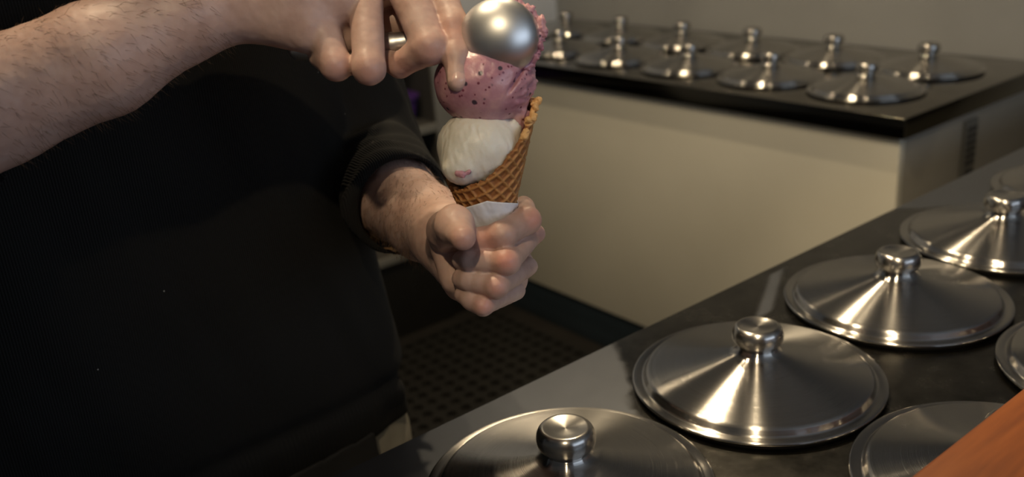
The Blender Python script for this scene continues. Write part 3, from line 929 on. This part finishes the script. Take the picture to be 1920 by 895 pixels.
arm_hair()

# sweatshirt: torso outline from the photograph, placed at the chest plane
TY = 0.42
tab = [(560, 40), (580, 110), (600, 170), (625, 250), (648, 340), (672, 430), (690, 500), (708, 575), (721, 640), (716, 690), (730, 722), (745, 752)]
TT = sorted([(PY(x, y, TY)[2], PY(x, y, TY)[0]) for x, y in tab])
HEM = TT[0][0]
TZ = np.array([-1.0] + [a for a, b in TT] + [1.30, 1.36, 1.42, 1.47, 1.50]); TXr = np.array([TT[0][1]] + [b for a, b in TT] + [.030, .030, .010, -.05, -.09])
XC = -0.165
def torso(p, grow=0.0):
    xr = np.interp(p[:, 2], TZ, TXr); a = xr - XC + grow
    bb = np.interp(p[:, 2], [.6, HEM, .80, .95, 1.15, 1.35, 1.50], [.135, .135, .140, .150, .140, .120, .06]) + grow
    u = (p[:, 0] - XC) / a; v_ = (p[:, 1] - TY) / bb
    k = (np.abs(u) ** 2.4 + np.abs(v_) ** 2.4) ** (1 / 2.4)
    return (k - 1) * np.minimum(a, bb) * .92
Lc0 = P(700, 345, 1.00); Lc1 = P(752, 384, .893); Lcut = Lc1
ldir = (LW - L_elb) / np.linalg.norm(LW - L_elb)
rdir = (RW - R_elb) / np.linalg.norm(RW - R_elb)
Rc1 = P(-52, 215, .652)
def hemz(p): return HEM + .36 * np.clip(TY - p[:, 1], -.05, .2)
def shirt(p):
    d = torso(p)
    # folds
    q = p.copy()
    fold = .0075 * vnoise(np.c_[(p[:, 0] * 1.0 + p[:, 2] * .30) * 22, p[:, 1] * 9, p[:, 2] * 3.2]) + .0025 * vnoise(np.c_[p[:, 0] * 45 + p[:, 2] * 14, p[:, 1] * 20, p[:, 2] * 8])
    d = d + fold * np.clip((p[:, 2] - HEM) / .06, 0.15, 1)
    # gathered above the ribbed hem
    d = d + .006 * np.exp(-((p[:, 2] - (hemz(p) + .055)) / .010) ** 2)
    d = smax(d, hemz(p) - p[:, 2], .006)
    # sleeves
    sl = chain(p, fv(SH_L, (L_elb + [0.012, .0, .015]), Lc1 + ldir * .0), [.062, .050, .052], .02)
    wr = np.sin((p @ ldir) * 210 + 2.2 * vnoise(p * 25)) * .0022 + .004 * fbm(p * 22, 2)
    sl = sl + wr
    cutl = (p - Lc1.astype(np.float32)) @ ldir
    sl = smax(sl, cutl - .004, .007)
    ins_ = cone_sd(p, L_elb, LW, .0455, .0445)
    sl = smax(sl, -np.where(cutl > -.03, ins_, 1.0), .004)
    sr = chain(p, fv(SH_R, R_elb, Rc1), [.075, .062, .050], .03) + .003 * fbm(p * 22, 2)
    cutr = (p - Rc1.astype(np.float32)) @ rdir
    sr = smax(sr, cutr, .006)
    insr = cone_sd(p, R_elb, P(190, 110, .665), .0445, .0425)
    sr = smax(sr, -np.where(cutr > -.03, insr, 1.0), .004)
    d = smin(d, sr, .012)
    d = smin(d, sl, .008)
    # neck opening
    d = smax(d, -cone_sd(p, (-.14, .42, 1.46), (-.135, .36, 1.60), .066, .075), .006)
    return d
Vt, Qt = surface(shirt, (-.55, .08, HEM - .03), (.26, .66, 1.56), .0038, slack=1.3)
me = np_mesh(Vt - ROOT, Qt, 2); sh = link('sweatshirt', me, M_knit, pn)
vattr(me, 'hem', np.clip((hemz(Vt) + .055 - Vt[:, 2]) / .006, 0, 1))

# trousers, apron, shoes
def trousers(p):
    hip = torso(p, -.004)
    hip = smax(hip, p[:, 2] - (hemz(p) + .04), .004)
    hip = smax(hip, (HEM - .16) - p[:, 2], .01)
    for s_ in (-1, 1):
        leg = chain(p, fv((XC + s_ * .10, TY, HEM - .06), (XC + s_ * .11, TY - .01, .44), (XC + s_ * .115, TY + .01, .09)), [.108, .078, .066], .02)
        leg = leg + .004 * fbm(p * 16, 2)
        hip = smin(hip, leg, .03)
    return smax(hip, .05 - p[:, 2], .004)
V4, Q4 = surface(trousers, (-.46, .20, .03), (.16, .66, .86), .0065, slack=1.3)
link('trousers', np_mesh(V4 - ROOT, Q4, 2), M_trouser, pn)
def apron(p):
    o_ = torso(p, .003) + .0022 * vnoise(p * 18)
    d = np.abs(o_) - .0022
    d = smax(d, p[:, 0] - (-.012 + .12 * (.70 - p[:, 2])), .002)
    d = smax(d, p[:, 1] - (TY - .04), .002)
    return smax(smax(d, p[:, 2] - (hemz(p) + .012), .002), .30 - p[:, 2], .002)
V7, Q7 = surface(apron, (-.45, .20, .28), (.12, .42, .80), .003, slack=1.5)
link('apron', np_mesh(V7 - ROOT, Q7, 1), M_apron, pn)
for s_ in (-1, 1):
    def shoe(p): return smax(chain(p, fv((XC + s_ * .115, TY + .05, .045), (XC + s_ * .12, TY - .14, .035)), [.044, .036], .02), .004 - p[:, 2], .004)
    V5, Q5 = surface(shoe, (XC + s_ * .12 - .06, .20, -.01), (XC + s_ * .12 + .06, .55, .12), .006)
    link('shoe', np_mesh(V5 - ROOT, Q5, 2), M_shoe, pn)
def hair(p):
    d = ell_sd(p, HC + [0, .018, .022], (.086, .098, .112)) + .004 * fbm(p * 40, 3)
    cut = (p[:, 1] - (HC[1] - .050)) * -1 - (p[:, 2] - (HC[2] + .045)) * .9
    return smax(d, cut * .7, .012)
V6, Q6 = surface(hair, HC - .15, HC + .16, .006, slack=1.4)
link('hair', np_mesh(V6 - ROOT, Q6, 1), M_hair, pn)
